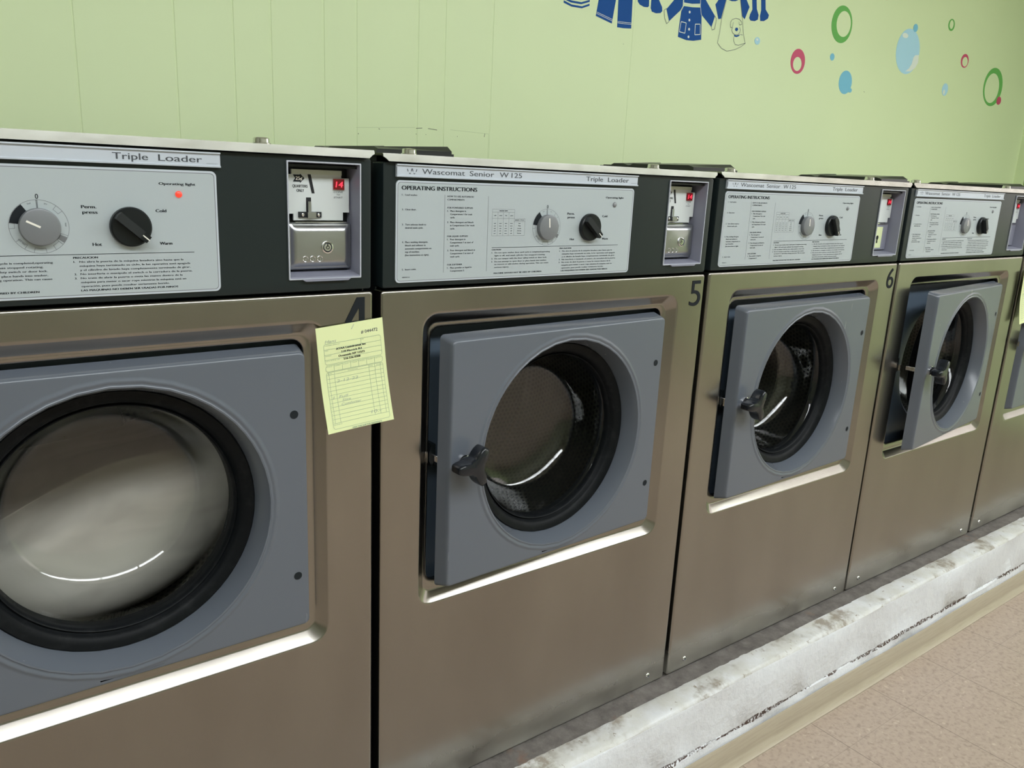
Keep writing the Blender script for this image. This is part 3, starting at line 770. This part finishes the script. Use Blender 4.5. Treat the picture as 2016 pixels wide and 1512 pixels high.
# ------------------------------------------------------------------ receipts
def receipt(loc, rot, w, h, label, full=True, lean=.0):
    b = MB(); nx, nz = 8, 12
    def curl(x, z): return -.0035 * (max(0, -z / h - .45)) ** 1.5 * 6 - .004 * (x / w) ** 2 * (-z / h)
    def fm(x, z, off=0): return (x, curl(x, z) - off, z)
    b0 = b.add([fm(w * i / nx, -h * j / nz) for j in range(nz + 1) for i in range(nx + 1)])
    b1 = b.add([(q[0], q[1] + .0002, q[2]) for q in [fm(w * i / nx, -h * j / nz) for j in range(nz + 1) for i in range(nx + 1)]])
    for j in range(nz):
        for i in range(nx):
            q = [j * (nx + 1) + i, j * (nx + 1) + i + 1, (j + 1) * (nx + 1) + i + 1, (j + 1) * (nx + 1) + i]
            b.face([b0 + k for k in q], 'receipt_paper'); b.face([b1 + k for k in reversed(q)], 'receipt_paper')
    F = lambda x, z: fm(x, z, .00035)
    def ln(x0, z0, x1, z1, wd=.00035, m='receipt_line'):
        k = max(1, int(abs(x1 - x0) / w * 8 + abs(z1 - z0) / h * 12))
        for i in range(k):
            a, c = i / k, (i + 1) / k
            put_line(b, x0 + (x1 - x0) * a, z0 + (z1 - z0) * a, x0 + (x1 - x0) * c, z0 + (z1 - z0) * c, wd, m, fmap=F)
    def bx(x0, z0, x1, z1):
        c = .002
        ln(x0 + c, z0, x1 - c, z0); ln(x0 + c, z1, x1 - c, z1); ln(x0, z0 - c, x0, z1 + c); ln(x1, z0 - c, x1, z1 + c)
        ln(x0, z0 - c, x0 + c, z0); ln(x1 - c, z0, x1, z0 - c); ln(x0, z1 + c, x0 + c, z1); ln(x1 - c, z1, x1, z1 + c)
    t = lambda s, x, z, hh, m='receipt_line', wd=None, bo=0, sl=0, rt=0: put_text(b, s, x, z, hh, m, width=wd, fmap=F, bold=bo, slant=sl, rot=rt)
    L, R = .0085, w - .005
    bx(L, -.0225, R, -.0495)
    for i, s in enumerate(('CUSTOMER ORDER NO.', 'NAME', 'ADDRESS', 'CITY, STATE, ZIP')):
        z = -.0250 - i * .0068; t(s, L + .001, z, .0010, wd=.0012 * len(s))
        if i: ln(L, z + .0020, R, z + .0020)
    ln(L + .052, -.0225, L + .052, -.0293); t('DATE', L + .053, -.0245, .0010)
    bx(L, -.0510, R, -.0590)
    for i, s in enumerate(('SOLD BY', 'CASH', 'C.O.D.', 'CHARGE', 'ON ACCT', 'MDSE RETD', 'PAID OUT')):
        x = L + i * (R - L) / 7; t(s, x + .0012, -.0530, .0009, wd=.0080)
        if i: ln(x, -.0510, x, -.0590)
    bx(L, -.0600, R, -.1350)
    t('QUAN.', L + .002, -.0623, .0010, wd=.006); t('DESCRIPTION', L + .030, -.0623, .0010, wd=.014); t('PRICE', L + .0605, -.0623, .0010, wd=.005); t('AMOUNT', L + .0705, -.0623, .0010, wd=.008)
    cols = (L + .0035, L + .0110, L + .0600, L + .0685, L + .0765)
    for i in range(13): ln(L, -.0634 - i * .00535, R, -.0634 - i * .00535)
    for i in range(12): t(str(i + 1), L + .0008, -.0672 - i * .00535, .0012)
    for x in cols: ln(x, -.0600, x, -.0634 - 12 * .00535)
    t('RECEIVED BY', L + .001, -.1300, .0010, wd=.012)
    t('KEEP THIS SLIP FOR REFERENCE', L + .026, -.1388, .0020, wd=.0420, bo=.0001)
    if full:
        t('# 044472', L + .0530, -.0165, .0042, 'ink_grey', wd=.0240, bo=.0001)
        for i, (s, wd) in enumerate((('AYAA Laundromat Inc', .0420), ('218 Merrick Rd', .0290), ('Oceanside NY 11572', .0370), ('516-536-0308', .0235))):
            t(s, L + .0375 - wd / 2, -.0320 - i * .0049, .0027, 'receipt_ink', wd=wd, bo=.00022)
        t('Hans', L + .002, -.0215, .0040, 'receipt_pen', wd=.015, sl=.4)
        t('2-12-22', L + .013, -.0750, .0036, 'receipt_pen', wd=.030, sl=.3)
        t('1  Full', L + .005, -.0960, .0036, 'receipt_pen', wd=.020, sl=.4)
        t('Size', L + .017, -.1005, .0030, 'receipt_pen', wd=.012, sl=.4)
        t('Comforter', L + .015, -.1060, .0032, 'receipt_pen', wd=.028, sl=.4)
        t('10.-', L + .055, -.1250, .0040, 'receipt_pen', wd=.014, sl=.3)
        ln(L + .040, -.0085, L + .044, -.0025, .0008, 'receipt_pen')
    o = b.build('receipt', smooth=.8)
    o.location = loc; o.rotation_euler = (lean, rot, 0)
    return tag(o, label, 'receipt')
receipt((.5645, -.0075, Z0 + .7815), math.radians(-5.0), .0940, .1395, 'yellow laundry receipt stuck over the number 4, bridging the two nearest washers')
receipt((2.622, -.014, Z0 + .7800), math.radians(-5.5), .0965, .1430, 'yellow receipt hanging at the right edge of the photo, by the last washer', full=False)

# ------------------------------------------------------------------ room
XL, XR, YF, YB, ZC = -2.6, 4.93, -3.6, 1.0, 2.75
def struct(o): return tag(o, kind='structure')
b = MB()
g = sorted([.496, .692, .819, .906, 1.036, 1.122, 1.296, 1.378, 1.53, 2.056, .28, .06, -.2, -.45, -.72, -1.0])
prof = [(XL, 0)]
for x in g:
    w_ = .0022
    prof += [(x - w_, 0), (x - w_ * .3, .0011), (x + w_ * .3, .0011), (x + w_, 0)]
prof.append((XR, 0))
L0 = [(x, YB + y, 0) for x, y in prof]; L1 = [(x, YB + y, ZC) for x, y in prof]
base = b.rings([L0, L1], 'green_wall_paint', close=False)
b.box(XL, XR, YB + .004, YB + .06, 0, ZC, 'green_wall_paint')
for a in ((1.126, 1.270, 1.1262, 1.267), (1.183, 1.2845, 1.187, 1.283), (1.293, 1.2925, 1.312, 1.2945), (1.330, 1.2945, 1.358, 1.2925), (1.293, 1.279, 1.2945, 1.2775), (1.323, 1.2795, 1.324, 1.278), (1.423, 1.281, 1.4235, 1.279), (1.5145, 1.2935, 1.513, 1.284), (2.02, 1.59, 2.021, 1.588), (3.38, 1.575, 3.388, 1.573)):
    put_line(b, *a, .0016, 'wall_scuff', y=YB - .0004)
for a in ((1.120, 1.283, 1.290, 1.2945), (1.40, 1.296, 1.528, 1.293), (1.528, 1.293, 1.527, 1.22)):
    put_line(b, *a, .0008, 'wall_groove', y=YB - .0003)
struct(b.build('wall_back', smooth=.2))
WY0, WY1, WZ0, WZ1 = -3.0, -.35, 1.05, 2.5
b = MB()
b.box(XR, XR + .1, YF, WY0, 0, ZC, 'green_wall_paint'); b.box(XR, XR + .1, WY1, YB, 0, ZC, 'green_wall_paint')
b.box(XR, XR + .1, WY0, WY1, 0, WZ0, 'green_wall_paint'); b.box(XR, XR + .1, WY0, WY1, WZ1, ZC, 'green_wall_paint')
b.box(XR - .012, XR, YB - .045, YB, 0, ZC, 'green_wall_paint'); struct(b.build('wall_right'))
wr = struct(bpy.data.objects.new('window_1', None)); C.objects.link(wr)
b = MB(); f_ = .05
b.box(XR + .02, XR + .07, WY0, WY1, WZ0, WZ0 + f_, 'fixture_white'); b.box(XR + .02, XR + .07, WY0, WY1, WZ1 - f_, WZ1, 'fixture_white')
for yy in (WY0, (WY0 + WY1) / 2 - f_ / 2, WY1 - f_): b.box(XR + .02, XR + .07, yy, yy + f_, WZ0 + f_, WZ1 - f_, 'fixture_white')
b.build('window_frame', wr)
b = MB(); b.box(XR + .040, XR + .046, WY0 + .01, WY1 - .01, WZ0 + .01, WZ1 - .01, 'porthole_glass'); b.build('window_pane', wr)
b = MB(); b.box(XL - .06, XL, YF, YB, 0, ZC, 'cream_wall_paint'); struct(b.build('wall_left'))
b = MB(); b.box(XL, XR, YF - .06, YF, 0, ZC, 'cream_wall_paint'); struct(b.build('wall_front'))
b = MB(); b.box(XL, XR, YF, YB, -.05, 0, 'vinyl_tiles'); struct(b.build('floor'))
b = MB(); b.box(XL, XR, YF, YB, ZC, ZC + .05, 'ceiling_paint'); struct(b.build('ceiling'))
# kerb the machines stand on
b = MB(); N = 160; x0, x1 = -1.2, XR
prof = [(YB, -.0045), (-.030, -.0045), (-.035, -.0050), (-.038, -.0030), (-.074, -.0040), (-.0800, -.0062), (-.0840, -.0105), (-.0855, -.0160), (-.0870, -.06), (-.0885, -.1200), (-.0880, -.1215), (-.0882, -.1235), (-.0897, -.1262), (-.0925, -.21)]
L = []
for i in range(N + 1):
    x = x0 + (x1 - x0) * i / N; ring = []
    for k, (y, z) in enumerate(prof):
        q = 0 if k in (0, 13) else .0016 * (math.sin(x * 9.1 + k) + .6 * math.sin(x * 23.3 + k * 1.7))
        qz = 0 if k in (0, 1, 2, 13) else .0009 * math.sin(x * 13.7 + k * .6)
        ring.append((x, y + q, Z0 + z + qz))
    L.append(ring)
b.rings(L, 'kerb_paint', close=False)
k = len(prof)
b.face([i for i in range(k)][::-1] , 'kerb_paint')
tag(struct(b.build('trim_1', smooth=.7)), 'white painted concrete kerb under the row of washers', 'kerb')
b = MB(); L = []
prof = [(-.0935, .0), (-.0935, .0660), (-.0955, .0668), (-.0970, .0650), (-.0975, .0200), (-.0985, .0160), (-.1060, .0052), (-.1090, .0030), (-.1090, .0)]
for i in range(61):
    x = x0 + (x1 - x0) * i / 60; L.append([(x, y + .0008 * math.sin(x * 5), z + (.0012 * math.sin(x * 11) if z > .06 else 0)) for y, z in prof])
b.rings(L, 'cove_vinyl', True, True, True)
tag(struct(b.build('baseboard_front', smooth=.9)), 'tan vinyl cove base along the foot of the white kerb', 'baseboard')

# fluorescent fixtures on the ceiling
def fixture(x, y, label):
    o = bpy.data.objects.new('ceiling_light', None); C.objects.link(o)
    b = MB(); b.box(x - .62, x + .62, y - .32, y + .32, ZC - .05, ZC, 'fixture_white'); b.build('fixture_body', o)
    b = MB(); b.box(x - .59, x + .59, y - .29, y + .29, ZC - .062, ZC - .05, 'tube_glow'); b.build('light_diffuser', o)
    return tag(o, label, 'ceiling light', 'ceiling lights above the aisle')
for i, x in enumerate((-.84, .42, 1.68, 2.94, 4.2)):
    fixture(x, -1.85, 'white fluorescent troffer with a flat diffuser on the ceiling of the aisle')

# ------------------------------------------------------------------ wall decals
CIRC = {'ringG': [3.1641, 1.7987, 0.0686, 0.0664], 'ringGi': [3.1756, 1.8016, 0.0484, 0.0458], 'ringP': [2.9145, 1.638, 0.0437, 0.0433], 'ringPi': [2.9134, 1.6289, 0.0266, 0.0243], 'ball': [3.241, 1.5964, 0.0451, 0.0437], 'ballS': [3.28, 1.5703, 0.0126, 0.0085], 'sb': [3.1291, 1.6779, 0.0144, 0.013], 'tiny': [2.6649, 1.6777, 0.0148, 0.0122], 'bal': [3.6698, 1.7607, 0.0933, 0.0888], 'balS': [3.7002, 1.8569, 0.0173, 0.0158], 'balH': [3.6291, 1.8183, 0.0229, 0.0096], 'rg': [3.9964, 1.9086, 0.0279, 0.0244], 'rgi': [3.9969, 1.9103, 0.0179, 0.0179], 'rr': [4.1705, 1.7795, 0.0356, 0.0294], 'rri': [4.1743, 1.7761, 0.0262, 0.0205], 'pale': [4.0343, 1.6431, 0.0265, 0.0264], 'paleH': [4.0278, 1.6315, 0.0091, 0.0105], 'big': [4.4917, 1.6965, 0.0974, 0.0869], 'bigi': [4.4833, 1.6905, 0.0736, 0.0673], 'dot': [4.578, 1.6417, 0.0231, 0.019], 'topP': [3.4434, 1.9683, 0.0415, 0.0411], 'topG': [3.5515, 1.9853, 0.0382, 0.0418]}
POLY = {'jl': [[1.9141, 1.7392], [1.9829, 1.7502], [1.9661, 1.6399], [1.9, 1.6521]], 'stripe': [[1.7533, 1.7136], [1.869, 1.732], [1.8798, 1.6716], [1.8451, 1.6651], [1.8006, 1.6655], [1.7706, 1.676]], 'balC': [[3.7607, 1.7575], [3.7645, 1.7271], [3.7482, 1.7048], [3.7113, 1.6865], [3.6723, 1.6824], [3.6974, 1.6963], [3.7142, 1.7165], [3.7204, 1.7427], [3.7319, 1.7532]], 'jr': [[1.985, 1.7527], [2.0433, 1.762], [2.0484, 1.6368], [2.0172, 1.6335], [1.9896, 1.6327]], 's1': [[2.0636, 1.7653], [2.1118, 1.773], [2.1174, 1.7107], [2.1126, 1.7066], [2.0959, 1.7053], [2.0778, 1.7092], [2.0682, 1.7164]], 's2': [[2.1262, 1.7753], [2.1595, 1.7803], [2.1595, 1.7341], [2.1756, 1.7163], [2.178, 1.7049], [2.1711, 1.6981], [2.151, 1.6947], [2.1326, 1.697], [2.1261, 1.7062]], 'csl': [[2.2274, 1.7442], [2.2301, 1.7919], [2.2646, 1.7974], [2.2693, 1.7329], [2.2595, 1.7181], [2.2129, 1.6803], [2.1967, 1.7135]], 'cufl': [[2.1965, 1.7149], [2.1858, 1.709], [2.1912, 1.6862], [2.2025, 1.6714], [2.213, 1.6797]], 'csr': [[2.345, 1.8103], [2.3643, 1.8134], [2.3767, 1.7666], [2.4292, 1.7254], [2.417, 1.6902], [2.3643, 1.7194], [2.3527, 1.7451]], 'cufr': [[2.4292, 1.7254], [2.4382, 1.7173], [2.4332, 1.6854], [2.421, 1.6813], [2.415, 1.6899]], 'body': [[2.2754, 1.7338], [2.3148, 1.736], [2.3534, 1.7407], [2.3633, 1.7162], [2.3725, 1.6449], [2.3348, 1.6371], [2.3006, 1.635], [2.2603, 1.64], [2.2614, 1.6719], [2.2654, 1.7174]], 'bod': [[2.2656, 1.7976], [2.345, 1.8103], [2.3502, 1.752], [2.3133, 1.746], [2.2748, 1.7445]], 'p1': [[2.268, 1.6863], [2.2922, 1.6857], [2.2905, 1.6545], [2.2638, 1.6556]], 'p2': [[2.3359, 1.6879], [2.3597, 1.6911], [2.3646, 1.6603], [2.3383, 1.656]], 'shl': [[2.4387, 1.7759], [2.4405, 1.8256], [2.4732, 1.8308], [2.4766, 1.7816], [2.4608, 1.722], [2.4483, 1.7187], [2.4259, 1.7605]], 'shr': [[2.54, 1.8415], [2.5635, 1.8453], [2.5833, 1.7976], [2.6023, 1.7784], [2.5837, 1.7374], [2.5686, 1.7449], [2.5527, 1.787]], 'shirt': [[2.4781, 1.7818], [2.4636, 1.7208], [2.4607, 1.6764], [2.4544, 1.6456], [2.4789, 1.6311], [2.5064, 1.6254], [2.5478, 1.6351], [2.5783, 1.6478], [2.6006, 1.6613], [2.5838, 1.6923], [2.5719, 1.7358], [2.5506, 1.7927]], 'col': [[2.4834, 1.8324], [2.5296, 1.8398], [2.5385, 1.7909], [2.5261, 1.7856], [2.508, 1.7829], [2.4919, 1.7839]], 'k1': [[2.6016, 1.8514], [2.6246, 1.8551], [2.6425, 1.7779], [2.6561, 1.7604], [2.6545, 1.7455], [2.6389, 1.7385], [2.6169, 1.7371], [2.6072, 1.7439], [2.6103, 1.7571], [2.62, 1.773]], 'k2': [[2.6506, 1.8592], [2.6735, 1.8629], [2.6913, 1.7833], [2.7128, 1.7683], [2.7094, 1.7564], [2.6887, 1.7453], [2.6691, 1.7433], [2.6644, 1.7583], [2.6678, 1.7783]], 'dhead': [[2.5198, 1.7016], [2.5132, 1.7023], [2.5108, 1.7162], [2.518, 1.7267], [2.5355, 1.7333], [2.5544, 1.7333], [2.568, 1.7272], [2.5698, 1.7179], [2.5604, 1.7156]], 'dear': [[2.5261, 1.7199], [2.5247, 1.7102], [2.5208, 1.7017]], 'dear2': [[2.5543, 1.7253], [2.5567, 1.7177], [2.5616, 1.7151]], 'dmuz': [[2.5258, 1.704], [2.5211, 1.6938], [2.5267, 1.6866], [2.5393, 1.6827], [2.5553, 1.6838], [2.5648, 1.6915], [2.5663, 1.7013], [2.5606, 1.7086]], 'dcol': [[2.5368, 1.6815], [2.5493, 1.6808], [2.5685, 1.6865], [2.5615, 1.6798], [2.5503, 1.6758], [2.5393, 1.6763]], 'dbody': [[2.5363, 1.675], [2.5378, 1.6607], [2.5476, 1.6516], [2.564, 1.651], [2.5873, 1.6587], [2.6004, 1.6626]], 'darm': [[2.569, 1.6865], [2.5822, 1.6863]], 'dnose': [[2.539, 1.6993], [2.5418, 1.7045], [2.5503, 1.7056], [2.5549, 1.7008], [2.5491, 1.6943], [2.5413, 1.6952]], 'butt': [[2.304, 1.72], [2.3062, 1.6961], [2.3088, 1.669], [2.3093, 1.6459]]}
DY = YB - .0008
def decal_start(cx, cz): return MB()
def disc(b, c, m, lift=0, n=40):
    cx, cz, rx, rz = c
    b.prism([(cx + rx * math.cos(2 * PI * i / n), cz + rz * math.sin(2 * PI * i / n)) for i in range(n)], DY - lift, YB, m)
def annul(b, c, ci, m, n=56):
    o = [(c[0] + c[2] * math.cos(2 * PI * i / n), c[1] + c[3] * math.sin(2 * PI * i / n)) for i in range(n)]
    q = [(ci[0] + ci[2] * math.cos(2 * PI * i / n), ci[1] + ci[3] * math.sin(2 * PI * i / n)) for i in range(n)]
    b.rings([at_y(o, YB), at_y(o, DY), at_y(q, DY), at_y(q, YB)], m)
def fin(b, name, label, group, cat='wall decal'): return tag(b.build(name, smooth=.3), label, cat, group)
GB = 'bubble decals on the green wall'
for nm, a, i, m, lab in (('ring_decal', 'ringG', 'ringGi', 'decal_green', 'thick green ring decal above the pale blue-grey ball, left of the balloon-like bubble'),
                         ('ring_decal', 'ringP', 'ringPi', 'decal_pink', 'thick pink ring decal, nearest ring to the socks'),
                         ('ring_decal', 'rg', 'rgi', 'decal_green', 'small thin green ring decal high on the wall'),
                         ('ring_decal', 'rr', 'rri', 'decal_pink', 'small thin red ring decal between the big bubble and big green ring')):
    b = MB(); annul(b, CIRC[a], CIRC[i], M and m); fin(b, nm, lab, GB)
b = MB(); annul(b, CIRC['big'], CIRC['bigi'], 'decal_green'); fin(b, 'ring_decal', 'largest green ring decal, rightmost on the wall with a red dot at its foot', GB)
b = MB(); disc(b, CIRC['dot'], 'decal_pink', .0006); fin(b, 'dot_decal', 'small red dot decal on the rim of the largest green ring', GB)
b = MB(); disc(b, CIRC['ball'], 'decal_teal'); disc(b, CIRC['ballS'], 'decal_teal', .0005); fin(b, 'bubble_decal', 'mid-blue bubble decal below the thick green ring', GB)
b = MB(); disc(b, CIRC['sb'], 'decal_teal'); fin(b, 'bubble_decal', 'tiny blue bubble decal just under the thick green ring', GB)
b = MB(); disc(b, CIRC['tiny'], 'decal_sky'); q = CIRC['tiny']; disc(b, [q[0] - .002, q[1] + .004, .006, .004], 'decal_white', .0004); fin(b, 'bubble_decal', 'tiny pale bubble decal beside the last pair of socks', GB)
b = MB(); disc(b, CIRC['bal'], 'decal_sky'); disc(b, CIRC['balH'], 'decal_white', .0005); b.prism(POLY['balC'], DY - .0005, YB, 'decal_white'); fin(b, 'bubble_decal', 'largest pale blue bubble decal with white highlights', GB)
b = MB(); disc(b, CIRC['balS'], 'decal_teal', .0010); fin(b, 'bubble_decal', 'small blue bubble decal touching the top of the largest bubble', GB)
b = MB(); disc(b, CIRC['pale'], 'decal_sky'); disc(b, CIRC['paleH'], 'decal_white', .0005); fin(b, 'bubble_decal', 'small pale blue bubble decal left of the largest green ring', GB)
q = CIRC['topP']; b = MB(); annul(b, q, [q[0], q[1], q[2] * .6, q[3] * .6], 'decal_pink'); fin(b, 'ring_decal', 'pink ring decal cut off by the top of the photo', GB)
q = CIRC['topG']; b = MB(); annul(b, q, [q[0], q[1], q[2] * .6, q[3] * .6], 'decal_green'); fin(b, 'ring_decal', 'green ring decal cut off by the top of the photo', GB)
GC = 'clothes decals hanging in a row on the wall'
def pl(b, key, m='decal_blue', lift=0): b.prism([tuple(q) for q in POLY[key]], DY - lift, YB, m)
def outl(b, key, m, w=.0016, close=False, lift=.0004, ins=None):
    P = [tuple(q) for q in (POLY[key] if isinstance(key, str) else key)]
    n = len(P)
    for i in range(n if close else n - 1): put_line(b, *P[i], *P[(i + 1) % n], w, m, y=DY - lift)
b = MB()
for k in range(6):
    z = 1.728 - k * .0105; xa = 1.756 + k * .0035; xb = 1.872
    b.prism([(xa, z - .006), (xa + .03, z - .012), (xa + .07, z - .011), (xb, z), (xb, z + .0055), (xa + .07, z - .0055), (xa + .03, z - .0065), (xa, z)], DY, YB, 'decal_blue')
fin(b, 'shirt_decal', 'blue and white striped garment decal, leftmost and cut off by the top', GC)
b = MB(); pl(b, 'jl'); pl(b, 'jr')
put_line(b, 1.9015, 1.6630, 1.9685, 1.6510, .0012, 'decal_white', y=DY - .0004); put_line(b, 1.9020, 1.6590, 1.9678, 1.6468, .0012, 'decal_white', y=DY - .0004)
put_line(b, 1.9890, 1.6485, 2.0475, 1.6520, .0012, 'decal_white', y=DY - .0004); put_line(b, 1.9890, 1.6450, 2.0475, 1.6478, .0012, 'decal_white', y=DY - .0004)
fin(b, 'jeans_decal', 'blue jeans decal with two white stitched hems', GC)
b = MB(); pl(b, 's1'); fin(b, 'sock_decal', 'blue sock decal right beside the jeans', GC)
b = MB(); pl(b, 's2'); fin(b, 'sock_decal', 'blue sock decal between another sock and the buttoned coat', GC)
b = MB(); pl(b, 'csl'); pl(b, 'csr'); pl(b, 'body'); pl(b, 'bod')
outl(b, 'cufl', 'decal_line'); outl(b, 'cufr', 'decal_line')
for k in ('p1', 'p2'): outl(b, k, 'decal_white', .0022, True)
outl(b, [(2.2690, 1.742), (2.3133, 1.7425), (2.3510, 1.7485)], 'decal_white', .0025)
outl(b, [(2.2693, 1.7990), (2.2700, 1.7329), (2.2640, 1.7180)], 'decal_white', .0018); outl(b, [(2.3480, 1.81), (2.3520, 1.7451), (2.3610, 1.7194)], 'decal_white', .0018)
for x, z in POLY['butt']: disc(b, [x, z, .0042, .0040], 'decal_white', .0004, 16)
fin(b, 'coat_decal', 'blue belted coat decal with white buttons and pockets', GC)
b = MB(); pl(b, 'shl'); pl(b, 'shr'); pl(b, 'col'); outl(b, 'shirt', 'decal_line', .0014)
for k in ('dhead', 'dear', 'dear2', 'dmuz', 'dbody', 'darm'): outl(b, k, 'decal_line', .0014)
pl(b, 'dnose', lift=.0003); pl(b, 'dcol', lift=.0003)
fin(b, 'shirt_decal', 'shirt decal with blue sleeves and a line-drawn puppy', GC)
b = MB(); pl(b, 'k1'); fin(b, 'sock_decal', 'blue sock decal next to the puppy shirt', GC)
b = MB(); pl(b, 'k2'); fin(b, 'sock_decal', 'blue sock decal at the right end of the clothes row', GC)

# ------------------------------------------------------------------ camera
yaw, pit, rol = 0.65495073, 0.25429622, 0.04752963
f = Vector((math.sin(yaw) * math.cos(pit), math.cos(yaw) * math.cos(pit), -math.sin(pit)))
r = Vector((math.cos(yaw), -math.sin(yaw), 0)); u = r.cross(f)
r2 = r * math.cos(rol) + u * math.sin(rol); u2 = -r * math.sin(rol) + u * math.cos(rol)
cd = bpy.data.cameras.new('camera'); cam = bpy.data.objects.new('camera', cd); C.objects.link(cam)
mt = Matrix((r2, u2, -f)).transposed().to_4x4(); mt.translation = Vector((0.15274645, -0.95282581, 0.98220418 + Z0))
cam.matrix_world = mt
cd.sensor_width = 36; cd.lens = 1601.944 / 2016 * 36; cd.clip_start = .02
bpy.context.scene.camera = cam
w = bpy.data.worlds.new('world'); bpy.context.scene.world = w; w.use_nodes = True
w.node_tree.nodes['Background'].inputs[0].default_value = (1, .93, .90, 1); w.node_tree.nodes['Background'].inputs[1].default_value = 1.6
vs = bpy.context.scene.view_settings
vs.view_transform = 'Standard'; vs.look = 'None'; vs.gamma = 1; vs.use_curve_mapping = False; vs.exposure = 0.47
